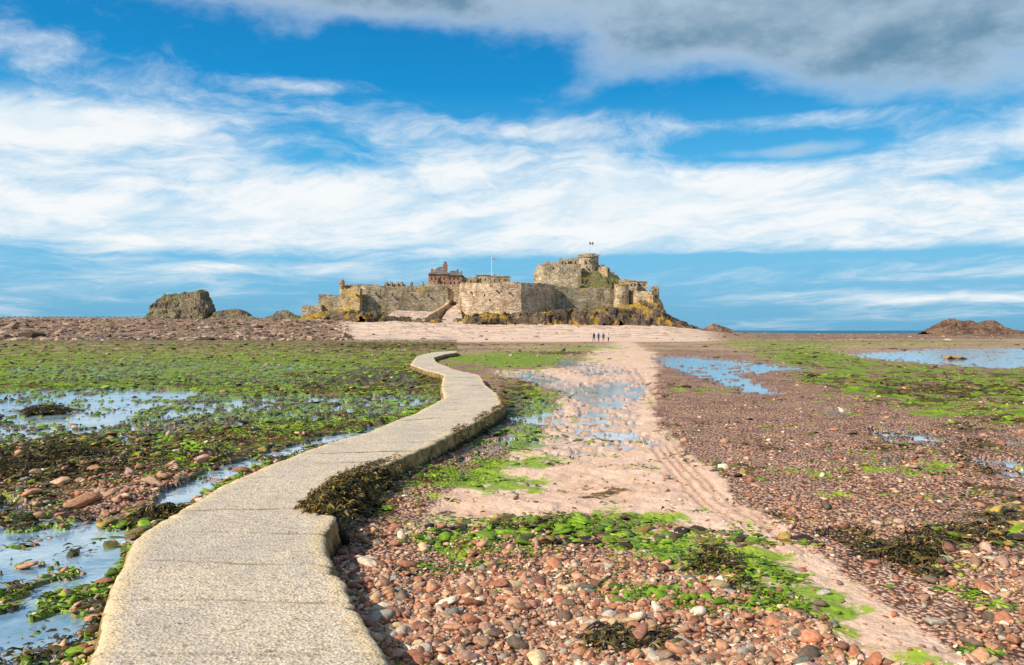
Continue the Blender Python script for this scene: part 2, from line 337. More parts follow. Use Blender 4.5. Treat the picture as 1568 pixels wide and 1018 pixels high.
n.l.new(n.bump(n.m('ADD',n.m('MULTIPLY_ADD',fine,-1.1,vv.outputs['Distance']),n.m('MULTIPLY',fine2,1.2)),.7,.013),b.inputs['Normal'])
Ls=[];Rs=[]
for i in range(len(Lw)-1):
    a=max(np.linalg.norm(Lw[i+1]-Lw[i]),np.linalg.norm(Rw[i+1]-Rw[i]));st=.025 if Lw[i][1]<9 else (.05 if Lw[i][1]<20 else .25)
    if i==0: st=.1
    k=max(2,int(a/st))
    for t in np.linspace(0,1,k,endpoint=False): Ls.append(Lw[i]*(1-t)+Lw[i+1]*t);Rs.append(Rw[i]*(1-t)+Rw[i+1]*t)
Ls=np.array(Ls);Rs=np.array(Rs)
def smooth(a,k):
    ker=np.ones(k)/k;p=np.pad(a,((k//2,k//2),(0,0)),'edge')
    return np.stack([np.convolve(p[:,j],ker,'valid') for j in (0,1)],1)[:len(a)]
Ls=smooth(Ls,7);Rs=smooth(Rs,5)
mid=(Ls+Rs)/2;arc=np.concatenate([[0],np.cumsum(np.linalg.norm(np.diff(mid,axis=0),axis=1))])
nrm=(Rs-Ls)/np.linalg.norm(Rs-Ls,axis=1)[:,None]
def edgej(sd):
    e=(fbm(arc*2.6,arc*0+sd,41+sd,5,.65)-.5)*.085
    chip=np.clip(fbm(arc*5.5,arc*0+sd,141+sd,3,.6)-.62,0,1)*.35
    return (e-chip*(1 if sd else -1))[:,None]
Ls=Ls+nrm*edgej(0);Rs=Rs+nrm*edgej(9)
SL=.98
slab=np.floor(arc/SL);fr=(arc/SL-slab)*SL;dj=np.minimum(fr,SL-fr)
na_=34;vs=[]
for off in [(-.10,-.6),(-.06,-.25),(-.03,-.10),(-.008,-.03)]:
    p=Ls+nrm*off[0];vs.append((p,CT+off[1]+0*arc,np.ones(len(arc)),0*arc))
for j in range(na_+1):
    t=j/na_;t=.5-.5*math.cos(t*math.pi)*(.35)-(.5-t)*.65
    p=Ls*(1-t)+Rs*t
    dist=dj+(fbm(p[:,0]*3,p[:,1]*3,61,3)-.5)*.07
    jt_=np.exp(-(dist/.018)**2)*(.35+.65*sstep(.35,.6,fbm(p[:,0]*1.5,slab*7.7,66,2)))
    zz=CT+(hash2(slab,slab*0,5)-.5)*.016+(fbm(p[:,0]*2,p[:,1]*2,62,4)-.5)*.03+(fbm(p[:,0]*14,p[:,1]*14,63,2)-.5)*.010-jt_*.02
    e=min(t,1-t);ee=max(0,1-e/.20)
    zz=zz-(.018 if j in(0,na_) else (.004 if j in (1,na_-1) else 0))
    vs.append((p,zz,np.full(len(arc),ee),jt_))
for off in [(.008,-.035),(.02,-.08),(.025,-.12),(.035,-.17),(.045,-.23),(.06,-.30),(.12,-.6)]:
    j=off[1];p=Rs+nrm*(off[0]+(fbm(arc*4,arc*0+j*9,70,4)-.5)*.06)[:,None];vs.append((p,CT+j+0*arc,np.ones(len(arc)),0*arc))
VV=np.stack([np.concatenate([v[0],v[1][:,None]],1) for v in vs],1);AT=np.stack([np.stack([arc*0,v[2],v[3]],1) for v in vs],1)
r_,c_=VV.shape[:2];ix=np.arange(r_*c_).reshape(r_,c_)
Q=np.stack([ix[:-1,:-1],ix[:-1,1:],ix[1:,1:],ix[1:,:-1]],-1).reshape(-1,4)
mesh_arrays('causeway_path',VV.reshape(-1,3),Q,cmx,attrs=dict(m1=AT.reshape(-1,3)))
# ------------------------------------------------------------ scatter: stones
def ico(sub):
    bm=bmesh.new();bmesh.ops.create_icosphere(bm,subdivisions=sub,radius=1)
    v=np.array([p.co[:] for p in bm.verts]);f=np.array([[q.index for q in p.verts] for p in bm.faces]);bm.free();return v,f
def variants(sub,k,amp,seed):
    v,f=ico(sub);r=np.random.default_rng(seed);out=[]
    for i in range(k):
        w_=v.copy()
        for _ in range(9):
            d=r.normal(size=3);d/=np.linalg.norm(d);t=w_@d;lim=r.uniform(.42,.80);w_=w_-np.maximum(t-lim,0)[:,None]*d*.95
        w_*=1+r.normal(size=(len(v),1))*amp
        out.append(w_)
    return np.array(out),f
def lumps(name,x,y,z,size,flat,cols,mat,sub=2,amp=.04,seed=0,smooth=True,parent=None,tilt=.22):
    r=np.random.default_rng(seed);var,f=variants(sub,24,amp,seed);n=len(x);nv=var.shape[1]
    base=var[r.integers(0,24,n)]
    sc=np.stack([size*r.uniform(.9,1.5,n),size*r.uniform(.6,1.0,n),size*flat*r.uniform(.6,1.3,n)],1)
    base=base*sc[:,None,:]
    a=r.uniform(0,6.28,n);tl=r.normal(0,tilt,n);ca,sa=np.cos(a),np.sin(a);ct,st=np.cos(tl),np.sin(tl)
    x1=base[:,:,0]*ct[:,None]+base[:,:,2]*st[:,None];z1=-base[:,:,0]*st[:,None]+base[:,:,2]*ct[:,None];y1=base[:,:,1]
    X=x1*ca[:,None]-y1*sa[:,None]+x[:,None];Y=x1*sa[:,None]+y1*ca[:,None]+y[:,None];Zz=z1+z[:,None]
    V=np.stack([X,Y,Zz],-1).reshape(-1,3);Fc=(f[None]+(np.arange(n)*nv)[:,None,None]).reshape(-1,3)
    return mesh_arrays(name,V,Fc,mat,col=np.repeat(cols,nv,0),smooth=smooth,parent=parent)
stm,n,b=newmat('stone');o=n.obj();ac=n.attr('col').outputs['Color']
q2=n.ramp(n.noise(o,30,5,.75),[(.3,.5),(.7,1.4)])
n.l.new(n.mix(1,ac,q2,'MULTIPLY'),b.inputs['Base Color']);b.inputs['Roughness'].default_value=.75;b.inputs['Specular IOR Level'].default_value=.3
n.l.new(n.bump(n.noise(o,55,4,.7),.5,.012),b.inputs['Normal'])
PAL=np.array([(.62,.30,.16),(.46,.19,.10),(.74,.44,.26),(.36,.16,.10),(.66,.38,.27),(.24,.16,.11),(.44,.38,.29),(.88,.69,.50),(.20,.19,.14),(.62,.24,.125),(.72,.52,.28),(.56,.31,.18)])
PW=np.array([4,3,3.4,2.6,2.6,1.8,1.2,1.9,.9,2.0,1.6,3]);PW=PW/PW.sum()
def oncause(x,y):
    D=np.maximum(y,1.2);px=CX+F*x/D;py=HY+F*H/D
    return (px>np.interp(py,Lpy,Lpx)-2)&(px<np.interp(py,Rpy,Rpx)+6*(py>700))&(py>539)
def sample(N,x0,x1,y0,y1,seed,pw=1.0):
    r=np.random.default_rng(seed);px=r.uniform(x0,x1,N);py=y0+(y1-y0)*r.uniform(0,1,N)**pw
    D=F*H/(py-HY);return (px-CX)*D/F,D,r
x,y,r=sample(270000,-120,1700,560,1180,11)
Zs=zones(x,y)
left=Zs['left']
fg=sstep(-40,30,polysd(Zs['px'],Zs['py'],[(510,800),(640,815),(850,825),(1050,870),(1250,950),(1320,1200),(560,1200)]))
dens=np.where(left,.20,.08+.42*fg+.13*(1-Zs['sand'])*(Zs['px']>1000))*(1-.80*Zs['sand']*(1-fg*.8))*(1-.6*Zs['pool'])
dens*=np.clip((Zs['py']-540)/200,.15,1)
dens*=.35+1.3*sstep(.38,.6,Zs['n2'])
dens*=1-.3*sstep(.5,.8,Zs['green'])
keep=(r.uniform(0,1,len(x))<dens)&(~oncause(x,y))
x,y=x[keep],y[keep];Zk={k:v[keep] for k,v in Zs.items()};N=len(x);D=y
size=np.exp(r.normal(math.log(.0160),.50,N))*np.where(Zk['left'],1.5,1.0)
size=np.where(r.uniform(0,1,N)<.035,size*2.4,size)
size=np.clip(size,.007,.10)*np.clip(.75+D*.035,.9,1.8)
cl=PAL[r.choice(len(PAL),N,p=PW)]*r.uniform(.6,1.25,(N,1))
gp=(r.uniform(0,1,N)<np.clip((Zk['green']-.38)*1.3,0,.5))
cl[gp]=np.array([.13,.22,.010])*r.uniform(.5,1.8,(gp.sum(),1))
wp=(r.uniform(0,1,N)<np.clip((Zk['weed']-.35)*1.0,0,.45));cl[wp]=np.array([.07,.045,.015])*r.uniform(.5,2.,(wp.sum(),1))
nearm=D<7.5
lumps('shore_pebbles',x[nearm],y[nearm],Zk['h'][nearm]+size[nearm]*.2,size[nearm],.5,cl[nearm],stm,2,.03,1,tilt=.35)
fm=~nearm
lumps('beach_stones',x[fm],y[fm],Zk['h'][fm]+size[fm]*.2,size[fm],.5,cl[fm],stm,1,.05,2,tilt=.3)
bp=[(128,778,24),(235,748,18),(310,712,14),(60,800,14),(600,990,15),(640,1003,12),(690,978,19),(785,985,13),(895,965,10),(1105,900,8),(50,770,14),(90,742,12),(170,760,14),(22,752,13),(330,732,9),(200,735,10),(120,830,10),(540,930,10),(300,722,8),(905,655,5),(560,905,9),(680,950,8),(730,1000,11),(828,978,7),(20,830,9),(160,790,10),(245,730,8),(1310,1000,8),(1000,985,7)]
r=np.random.default_rng(5)
for _ in range(90): bp.append((r.uniform(-30,330),r.uniform(700,800),r.uniform(4,10)))
bx=np.array([P(a,b_)[0] for a,b_,c_ in bp]);by=np.array([P(a,b_)[1] for a,b_,c_ in bp]);bs=np.array([c_*P(a,b_)[1]/F for a,b_,c_ in bp])
bc=PAL[r.choice(len(PAL),len(bp),p=PW)]*.85
bc[:12]=PAL[np.array([0,2,4,1,7,10,0,10,7,4,0,2])]
kk=~oncause(bx,by)
lumps('boulders',bx[kk],by[kk],zones(bx,by)['h'][kk]+bs[kk]*.3,bs[kk],.55,bc[kk],stm,3,.015,5)
# ------------------------------------------------------------ seaweed
wm,n,b=newmat('seaweed');o=n.obj();ac=n.attr('col').outputs['Color']
n.l.new(n.mix(1,ac,n.ramp(n.noise(o,14,4,.7),[(.3,.5),(.7,1.5)]),'MULTIPLY'),b.inputs['Base Color']);b.inputs['Roughness'].default_value=.5;b.inputs['Specular IOR Level'].default_value=.35
def strips(name,x,y,z,L,wd,cols,seed,hang=None,lift=.35,mat=wm):
    r=np.random.default_rng(seed);n=len(x);a=r.uniform(0,6.28,n) if hang is None else hang
    k=5;t=np.linspace(0,1,k)[None,:];curl=r.normal(0,.9,n)[:,None]
    ang=a[:,None]+curl*t
    st_=L[:,None]/(k-1)
    X=x[:,None]+np.concatenate([np.zeros((n,1)),np.cumsum(np.cos(ang[:,1:])*st_,1)],1)
    Y=y[:,None]+np.concatenate([np.zeros((n,1)),np.cumsum(np.sin(ang[:,1:])*st_,1)],1)
    li=r.uniform(.1,1,n)[:,None]*lift
    Zz=z[:,None]+L[:,None]*li*np.sin(t*math.pi*.95)*.9
    ww=wd[:,None]*np.sin(np.clip(t*.9+.1,0,1)*math.pi*.92)+.0008
    nx=-np.sin(ang)*ww;ny=np.cos(ang)*ww;tw=r.normal(0,.5,n)[:,None]*ww
    V=np.stack([np.stack([X+nx,Y+ny,Zz+tw],-1),np.stack([X-nx,Y-ny,Zz-tw],-1)],2)
    V=V.reshape(n,k*2,3);f=np.array([[2*i,2*i+1,2*i+3,2*i+2] for i in range(k-1)])
    Fc=(f[None]+(np.arange(n)*k*2)[:,None,None]).reshape(-1,4)
    return mesh_arrays(name,V.reshape(-1,3),Fc,mat,col=np.repeat(cols,k*2,0),smooth=True)
WP=np.array([(.08,.05,.013),(.04,.026,.009),(.15,.095,.02),(.26,.17,.035),(.08,.08,.015),(.022,.015,.006)])
def wcols(n,r): return WP[r.integers(0,6,n)]*r.uniform(.6,1.4,(n,1))
x,y,r=sample(260000,-120,1700,575,1180,21)
Zs=zones(x,y);wn=np.array(fbm(x*1.1+5,y*1.1,77,5));dens=sstep(.46,.62,Zs['weed']+(wn-.5)*1.7)*(1-.4*Zs['pool'])
keep=(r.uniform(0,1,len(x))<dens*.52)&(~oncause(x,y));x,y=x[keep],y[keep];N=len(x);hh=Zs['h'][keep]
hum=np.clip((dens[keep]-.4),0,1)*.06*(1-np.exp(-y/5))
strips('seaweed',x,y,hh+.012+r.uniform(0,1,N)*hum,r.uniform(.04,.13,N)*(1+y*.03),r.uniform(.003,.009,N)*(1+y*.05),wcols(N,r),22)
x,y,r=sample(280000,-120,1700,575,1180,31)
Zs=zones(x,y);gn=fbm(x*1.6+15,y*2.6,79,5,.6);dens=sstep(.50,.64,Zs['green']+(gn-.5)*2.2)*(1-.6*Zs['pool'])
keep=(r.uniform(0,1,len(x))<dens*np.where(Zs['left'],.55,.30))&(~oncause(x,y));x,y=x[keep],y[keep];N=len(x);hh=Zs['h'][keep]
gc=np.array([(.10,.21,.010),(.18,.33,.010),(.32,.47,.018),(.05,.13,.02),(.38,.45,.03)])[r.integers(0,5,N)]*r.uniform(.6,1.2,(N,1))
strips('green_algae',x,y,hh+.006,r.uniform(.025,.09,N)*(1+y*.03),r.uniform(.003,.010,N)*(1+y*.05),gc,32,lift=.12)
x,y,r=sample(34000,-120,1700,528,900,41,1.6)
Zs=zones(x,y);wn=fbm(x*.5+5,y*.5,87,5);dens=sstep(.48,.62,Zs['weed']+(wn-.5)*1.7)
keep=(r.uniform(0,1,len(x))<dens*.35)&(~oncause(x,y))&(y>8);x,y=x[keep],y[keep];N=len(x);hh=Zs['h'][keep]
sz=np.clip(r.uniform(.05,.14,N)*(.6+y*.03),.04,.8)
mc=wcols(N,r)*1.3;gk=r.uniform(0,1,N)<.55*np.clip(Zs['green'][keep]*1.6,0,1);mc[gk]=np.array([.18,.28,.012])*r.uniform(.5,1.5,(gk.sum(),1))
lumps('seaweed_mounds',x,y,hh+sz*.05,sz,.28,mc,wm,2,.10,42)
hx=[];hy=[];hz=[];ha=[];r=np.random.default_rng(55)
i0=np.where((Rs[:,1]>8.0)&(Rs[:,1]<24)&(arc<arc[np.argmax(Rs[:,1]>24)]))[0]
for i in i0:
    heavy=(Rs[i,1]<10.9)
    lumpy=vnoise(np.array([arc[i]*1.1]),np.array([3.3]),9)[0]
    k=int(36 if heavy else 9*(lumpy>.45))
    for _ in range(k):
        u=abs(r.normal(0,.10)) if heavy else abs(r.normal(0,.04));side=-.12 if heavy else -.03
        off=side+u*1.8
        p=Rs[i]+nrm[i]*off+r.normal(0,.03,2)
        zt=CT+.02+r.uniform(0,.05) if off<.02 else r.uniform(.02,CT+.02)
        hx.append(p[0]);hy.append(p[1]);hz.append(zt);ha.append(math.atan2(nrm[i][1],nrm[i][0])+r.normal(0,.9))
N=len(hx)
cc=wcols(N,r);gold_=r.uniform(0,1,N)<.35;cc[gold_]=np.array([.30,.19,.028])*r.uniform(.6,1.2,(gold_.sum(),1))
strips('causeway_seaweed',np.array(hx),np.array(hy),np.array(hz),r.uniform(.04,.12,N),r.uniform(.004,.009,N),cc,56,hang=np.array(ha),lift=.5)
i1=i0[(Rs[i0,1]<10.9)];pick=i1[::3];xs=Rs[pick,0]+nrm[pick,0]*.03;ys=Rs[pick,1]+nrm[pick,1]*.03
xs=np.concatenate([xs,xs+nrm[pick,0]*.10]);ys=np.concatenate([ys,ys+nrm[pick,1]*.10]);n_=len(pick)
lumps('weedy_kerb_rocks',xs,ys,np.concatenate([np.full(n_,.27),np.full(n_,.12)]),np.full(2*n_,.11),.9,wcols(2*n_,r)*.7,wm,2,.08,57)
def clump(name,px,py,rx,h,N,seed):
    D=P(px,py)[1];r=np.random.default_rng(seed);R=rx*D/F
    a=r.uniform(0,6.28,N);q=np.sqrt(r.uniform(0,1,N))*(.75+.5*fbm(np.cos(a)*1.3+seed,np.sin(a)*1.3,seed,3));x=P(px,py)[0]+np.cos(a)*q*R;y=D+np.sin(a)*q*R*.9
    z=.03+h*np.clip(1-q**2,0,1)*(.4+.9*fbm(x*5,y*5,seed,3))
    c=wcols(N,r)*.9
    e=empty(name);
    s_=strips('fronds',x,y,z,r.uniform(.05,.14,N),r.uniform(.004,.010,N),c,seed+1,lift=.4);s_.parent=e
    M=60;a=r.uniform(0,6.28,M);q=np.sqrt(r.uniform(0,1,M))*.8;x=P(px,py)[0]+np.cos(a)*q*R;y=D+np.sin(a)*q*R*.9
    lumps('mound',x,y,h*(1-q**2)*.5,np.full(M,R*.18),.5,wcols(M,r)*.6,wm,2,.06,seed+2,parent=e)
clump('seaweed_clump',1395,855,50,.07,1800,61)
clump('seaweed_clump',245,800,42,.14,1800,63)
clump('seaweed_clump',100,705,70,.20,2600,66)
clump('seaweed_clump',70,632,38,.20,900,69)
clump('seaweed_clump',30,720,80,.18,2600,72)
clump('seaweed_clump',1480,832,28,.05,700,75)
clump('seaweed_clump',715,601,9,.08,200,78)
# ------------------------------------------------------------ rocks: profile ridges
def rockmat(name,stops,sc=.12,gold=0.0,green=0.0):
    m,n,b=newmat(name);o=n.obj();a=n.noise(o,sc,8,.68);c=n.ramp(a,stops)
    up=n.sep(n.n.new('ShaderNodeNewGeometry').outputs['Normal'])[2]
    k=n.ramp(n.noise(o,sc*6,7,.72),[(.35,.30),(.65,1.3)]);c=n.mix(1,c,k,'MULTIPLY')
    if gold: c=n.mix(n.m('MULTIPLY',n.sm(.62-gold*.2,.70-gold*.2,n.noise(o,sc*1.4,6,.7)),.9),c,(.58,.34,.035))
    if green: c=n.mix(n.m('MULTIPLY',n.sm(.60-green*.25,.72-green*.25,n.noise(n.comb(n.sep(o)[0],n.sep(o)[1],n.m('ADD',n.sep(o)[2],50.)),sc*1.1,6,.65)),n.sm(.2,.6,up)),c,(.17,.20,.03))
    n.l.new(c,b.inputs['Base Color']);n.l.new(n.bump(n.noise(o,sc*5,7,.75),.9,1.8),b.inputs['Normal']);return m
def ridge(name,prof,D0,D1,pybase,mat,seed=0,namp=1.2,edge=.22,nx=None,ny=60,parent=None,crag=1.0,Dref=None,facet=0):
    Dm=Dref or (D0+D1)/2;p=np.array(prof,float);nx=nx or int((p[-1,0]-p[0,0])*1.6)+8
    u=np.linspace(p[0,0],p[-1,0],nx);v=np.linspace(0,1,ny)
    top=H+(HY-np.interp(u,p[:,0],p[:,1]))*Dm/F;zb=H+(HY-pybase)*Dm/F-1.5
    Uw=(u-CX)*Dm/F;X=np.repeat(Uw[:,None],ny,1);Y=np.repeat((D0+(D1-D0)*v)[None,:],nx,0)
    ed=np.minimum(v,1-v)[None,:]+(fbm(X*.12,Y*.12,seed+1,4)-.5)*.30
    sh=sstep(0,edge,ed)
    if facet: sh=sh*(1-facet)+facet*(np.floor(sh*4+fbm(X*.15,Y*.15,seed+9,3)*1.2)/4.6)
    tz=zb+(top[:,None]-zb)*np.clip(sh,0,1.02)
    t=fbm(X*.18,Y*.18,seed,5,.6)-.5
    tz=tz+t*namp*2*crag*np.clip(sh*1.5,.0,1)-np.abs(fbm(X*.4,Y*.4,seed+7,4,.6)-.5)*namp*2.2*np.clip(sh*2,0,1)
    X=X+(fbm(X*.12,Y*.2+tz*.3,seed+3,4)-.5)*namp*3
    V=np.stack([X,Y,tz],-1).reshape(-1,3);ix=np.arange(nx*ny).reshape(nx,ny)
    Q=np.stack([ix[:-1,:-1],ix[1:,:-1],ix[1:,1:],ix[:-1,1:]],-1).reshape(-1,4)
    return mesh_arrays(name,V,Q,mat,smooth=False,parent=parent)
dark=[(.3,(.05,.035,.025)),(.45,(.13,.085,.055)),(.58,(.26,.17,.11)),(.75,(.44,.31,.21))]
mrock=rockmat('castle_rock',dark,.12,.55,.2)
mislet=rockmat('islet_rock',[(.3,(.07,.06,.045)),(.45,(.26,.20,.13)),(.58,(.46,.34,.21)),(.75,(.58,.45,.29))],.16,.25,.45)
mreef=rockmat('reef_rock',[(.3,(.08,.045,.03)),(.45,(.26,.14,.09)),(.6,(.46,.27,.17)),(.8,(.6,.42,.3))],.2,.2,0)
mhill=rockmat('hill_grass',[(.3,(.13,.10,.055)),(.45,(.34,.24,.13)),(.55,(.23,.23,.07)),(.7,(.50,.37,.21))],.13,.2,.7)
ridge('rocky_islet',[(237,490),(239,474),(243,456),(249,450),(258,449),(268,446),(276,449),(284,444),(293,446),(300,441),(308,439),(313,442),(317,456),(322,464),(325,488)],385,415,489,mislet,3,1.25,.42,ny=90,facet=.5,nx=180)
ridge('low_rocks',[(322,489),(330,478),(340,474),(352,472),(362,471),(372,474),(385,483),(400,487),(418,482),(425,476),(440,474),(450,480),(462,486),(480,490)],388,408,490,mislet,5,.9,.4,facet=.4)
ridge('rock_outcrop',[(1415,506),(1428,499),(1436,492),(1444,488),(1456,486),(1466,489),(1480,488),(1492,492),(1506,490),(1518,489),(1526,493),(1534,500),(1560,505),(1600,506),(1700,507)],300,316,506,mreef,9,.9,.45,facet=.4)
ridge('reef_rock',[(1075,504),(1084,500),(1090,496),(1098,497),(1105,500),(1120,504)],330,342,505,mreef,12,.5,.4)
r=np.random.default_rng(91);bear=np.concatenate([r.uniform(-100,540,3600),r.uniform(540,1080,110),r.uniform(1080,1700,900)]);N=len(bear);Dd=r.uniform(175,385,N);x=(bear-CX)*Dd/F
Zr=zones(x,Dd);sz=np.exp(r.normal(-.45,.5,N))*np.where(bear>1080,.40,np.where(bear>540,.6,1));cl=np.array([(.40,.24,.15),(.22,.13,.085),(.58,.39,.26),(.09,.06,.04),(.30,.18,.11)])[r.integers(0,5,N)]
kb=~((abs(bear-920)<40)&(Dd<200))
lumps('reef_boulders',x[kb],Dd[kb],Zr['h'][kb],sz[kb],.5,cl[kb],stm,1,.08,92,smooth=False)
N=2400;bear=r.uniform(-50,1640,N);Dd=r.uniform(45,180,N);x=(bear-CX)*Dd/F;Zr=zones(x,Dd);k=(Zr['sand']<.4)&(~oncause(x,Dd));x,Dd=x[k],Dd[k];N=len(x)
lumps('flat_stones',x,Dd,Zr['h'][k],np.exp(r.normal(-2.1,.4,N)),.5,cl[r.integers(0,len(cl),N)],stm,1,.08,93)
bx=np.array([P(1462,549)[0],P(1450,549)[0],P(1474,549)[0]]);by=np.array([P(1462,549)[1]]*3)
lumps('pool_rock',bx,by,np.array([.1,.08,.05]),np.array([.6,.42,.4]),.4,np.array([(.42,.24,.12)]*3),stm,3,.03,94)
# ------------------------------------------------------------ masonry
def stone(name,cols,green=.0,gold=.0):
    m,n,b=newmat(name);o=n.obj()
    v=n.vor(n.comb(n.sep(o)[0],n.sep(o)[1],n.m('MULTIPLY',n.sep(o)[2],1.7)),1.2)
    a=n.noise(o,.25,8,.74);c=n.ramp(a,[(.38,cols[0]),(.5,cols[1]),(.62,cols[2])])
    k=n.ramp(n.sep(v.outputs['Color'])[0],[(0,.55),(1,1.32)]);c=n.mix(1,c,k,'MULTIPLY')
    st=n.noise(n.comb(n.m('MULTIPLY',n.sep(o)[0],.5),n.m('MULTIPLY',n.sep(o)[1],.5),n.m('MULTIPLY',n.sep(o)[2],.06)),1,5,.65)
    c=n.mix(n.m('MULTIPLY',n.sm(.54,.68,st),.55),c,tuple(q*.38 for q in cols[0]))
    if green: c=n.mix(n.m('MULTIPLY',n.sm(.64-green*.2,.72-green*.2,n.noise(o,.15,7,.72)),.7),c,(.10,.11,.03))
    if gold: c=n.mix(n.m('MULTIPLY',n.sm(.60-gold*.2,.72-gold*.2,n.noise(n.comb(n.sep(o)[0],n.sep(o)[1],n.m('ADD',n.sep(o)[2],31.)),.15,7,.7)),.8),c,(.60,.35,.05))
    n.l.new(c,b.inputs['Base Color']);n.l.new(n.bump(n.m('ADD',v.outputs['Distance'],a),.65,.35),b.inputs['Normal']);return m
tan=stone('stone_tan',[(.30,.20,.11),(.54,.385,.225),(.70,.53,.34)],.12,.2)
grey=stone('stone_grey',[(.24,.185,.115),(.43,.335,.21),(.58,.46,.30)],.42,.2)
pink=stone('stone_pink',[(.33,.215,.13),(.58,.405,.26),(.74,.55,.37)],.15,.2)
keepm=stone('stone_keep',[(.29,.21,.13),(.51,.38,.235),(.68,.52,.34)],.08,.15)
gold=stone('stone_lichen',[(.28,.18,.085),(.52,.37,.18),(.66,.48,.27)],.2,.65)
brick=stone('brick_red',[(.28,.13,.085),(.42,.22,.14),(.48,.31,.20)],0,0)
slate=stone('slate',[(.11,.09,.08),(.18,.15,.13),(.28,.22,.17)],0,0)
def flatm(name,c,rough=.8):
    m,n,b=newmat(name);o=n.obj();n.l.new(n.mix(n.noise(o,3,4,.6),tuple(q*.8 for q in c),tuple(min(1,q*1.15) for q in c)),b.inputs['Base Color']);b.inputs['Roughness'].default_value=rough;return m
glass=flatm('dark_opening',(.02,.018,.016),.5);whitem=flatm('white_paint',(.75,.75,.72));orange=flatm('dome_brick',(.42,.20,.10));ramp_m=stone('ramp_paving',[(.50,.33,.23),(.66,.47,.35),(.74,.56,.44)],0,0)
class B:
    def __init__(s): s.v=[];s.f=[]
    def prism(s,fp,z0,z1,batter=0.0):
        n=len(fp);c=np.mean(np.array(fp),0);k=len(s.v)
        for i,(x,y) in enumerate(fp):
            d=np.array([x,y])-c;d=d/(np.linalg.norm(d)+1e-9)*batter
            s.v.append((x+d[0],y+d[1],z0))
        for i,(x,y) in enumerate(fp): s.v.append((x,y,z1))
        for i in range(n): j=(i+1)%n;s.f.append((k+i,k+j,k+n+j,k+n+i))
        s.f.append(tuple(range(k+n,k+2*n)));s.f.append(tuple(range(k+n-1,k-1,-1)))
    def box(s,px0,px1,pt,pb,D,dep,batter=0.,rot=0):
        x0,x1=Xp(px0,D),Xp(px1,D);s.prism([(x0,D),(x1,D+rot),(x1,D+dep+rot),(x0,D+dep)],Zp(pb,D),Zp(pt,D),batter)
    def cyl(s,px,rpx,pt,pb,D,n=20,taper=1.08):
        x=Xp(px,D);r=rpx*D/F;z0,z1=Zp(pb,D),Zp(pt,D);k=len(s.v)
        for i in range(n): a=6.2832*i/n;s.v.append((x+math.cos(a)*r*taper,D+r+math.sin(a)*r*taper,z0))
        for i in range(n): a=6.2832*i/n;s.v.append((x+math.cos(a)*r,D+r+math.sin(a)*r,z1))
        for i in range(n): j=(i+1)%n;s.f.append((k+i,k+j,k+n+j,k+n+i))
        s.f.append(tuple(range(k+n,k+2*n)))
    def dome(s,px,rpx,pt,pb,D,n=14,m=6):
        x=Xp(px,D);r=rpx*D/F;z0,z1=Zp(pb,D),Zp(pt,D);k=len(s.v)
        for j in range(m+1):
            t=j/m*math.pi/2
            for i in range(n): a=6.2832*i/n;s.v.append((x+math.cos(a)*r*math.cos(t),D+r+math.sin(a)*r*math.cos(t),z0+(z1-z0)*math.sin(t)))
        for j in range(m):
            for i in range(n): i2=(i+1)%n;s.f.append((k+j*n+i,k+j*n+i2,k+(j+1)*n+i2,k+(j+1)*n+i))
    def wall(s,pts,pb,th=2.5,step=1.2,jag=.25,batter=1.2,seed=0):
        r=np.random.default_rng(seed);P_=[];jag=jag*.7
        for i in range(len(pts)-1):
            a,b_=np.array(pts[i],float),np.array(pts[i+1],float)
            L=abs(Xp(b_[0],b_[1])-Xp(a[0],a[1]))+abs(b_[1]-a[1]);k=max(1,int(L/step))
            for t in range(k): q=a+(b_-a)*t/k;P_.append((Xp(q[0],q[1]),q[1],Zp(q[2],q[1])))
        q=pts[-1];P_.append((Xp(q[0],q[1]),q[1],Zp(q[2],q[1])))
        k=len(s.v);jj=0
        for i,(x,y,zt) in enumerate(P_):
            jj=jj*.6+r.normal(0,jag);a=P_[max(0,i-1)];c=P_[min(len(P_)-1,i+1)];d=np.array([c[0]-a[0],c[1]-a[1]]);d/=np.linalg.norm(d)+1e-9
            nx,ny=d[1],-d[0];zb=Zp(pb,y);zm=zb+(zt-zb)*.3
            s.v+= [(x+nx*batter,y+ny*batter,zb),(x+nx*batter*.25,y+ny*batter*.25,zm),(x,y,zt+jj),(x-nx*th,y-ny*th,zt+jj),(x-nx*th,y-ny*th,zb)]
        for i in range(len(P_)-1):
            a=k+i*5;c=a+5
            for j in range(4): s.f.append((a+j,c+j,c+j+1,a+j+1))
        s.f.append(tuple(k+j for j in (0,1,2,3,4)));e=k+(len(P_)-1)*5;s.f.append(tuple(e+j for j in (4,3,2,1,0)))
    def merlons(s,px0,px1,pt,D,wpx=2.4,gap=1.8,hpx=2.2,dep=1.2,rot=0):
        q=px0
        while q+wpx<=px1:
            s.box(q,q+wpx,pt-hpx,pt+.6,D+rot*(q-px0)/(px1-px0),dep);q+=wpx+gap
    def make(s,name,mat,parent,smooth=False):
        me=bpy.data.meshes.new(name);me.from_pydata(s.v,[],s.f);me.materials.append(mat)
        bm=bmesh.new();bm.from_mesh(me);bmesh.ops.recalc_face_normals(bm,faces=bm.faces);bm.to_mesh(me);bm.free()
        return link(bpy.data.objects.new(name,me),parent)
bw=B();bw.prism([(Xp(-700,452),452),(Xp(238,452),452),(Xp(238,452),456),(Xp(-700,452),456)],2,Zp(485.4,452),1.2)
q=-700
while q<236: bw.box(q,q+3,484.4,485.6,452.4,1.2);q+=9
bw.make('breakwater_wall',stone('breakwater_stone',[(.26,.20,.16),(.38,.30,.24),(.46,.38,.31)]),None)
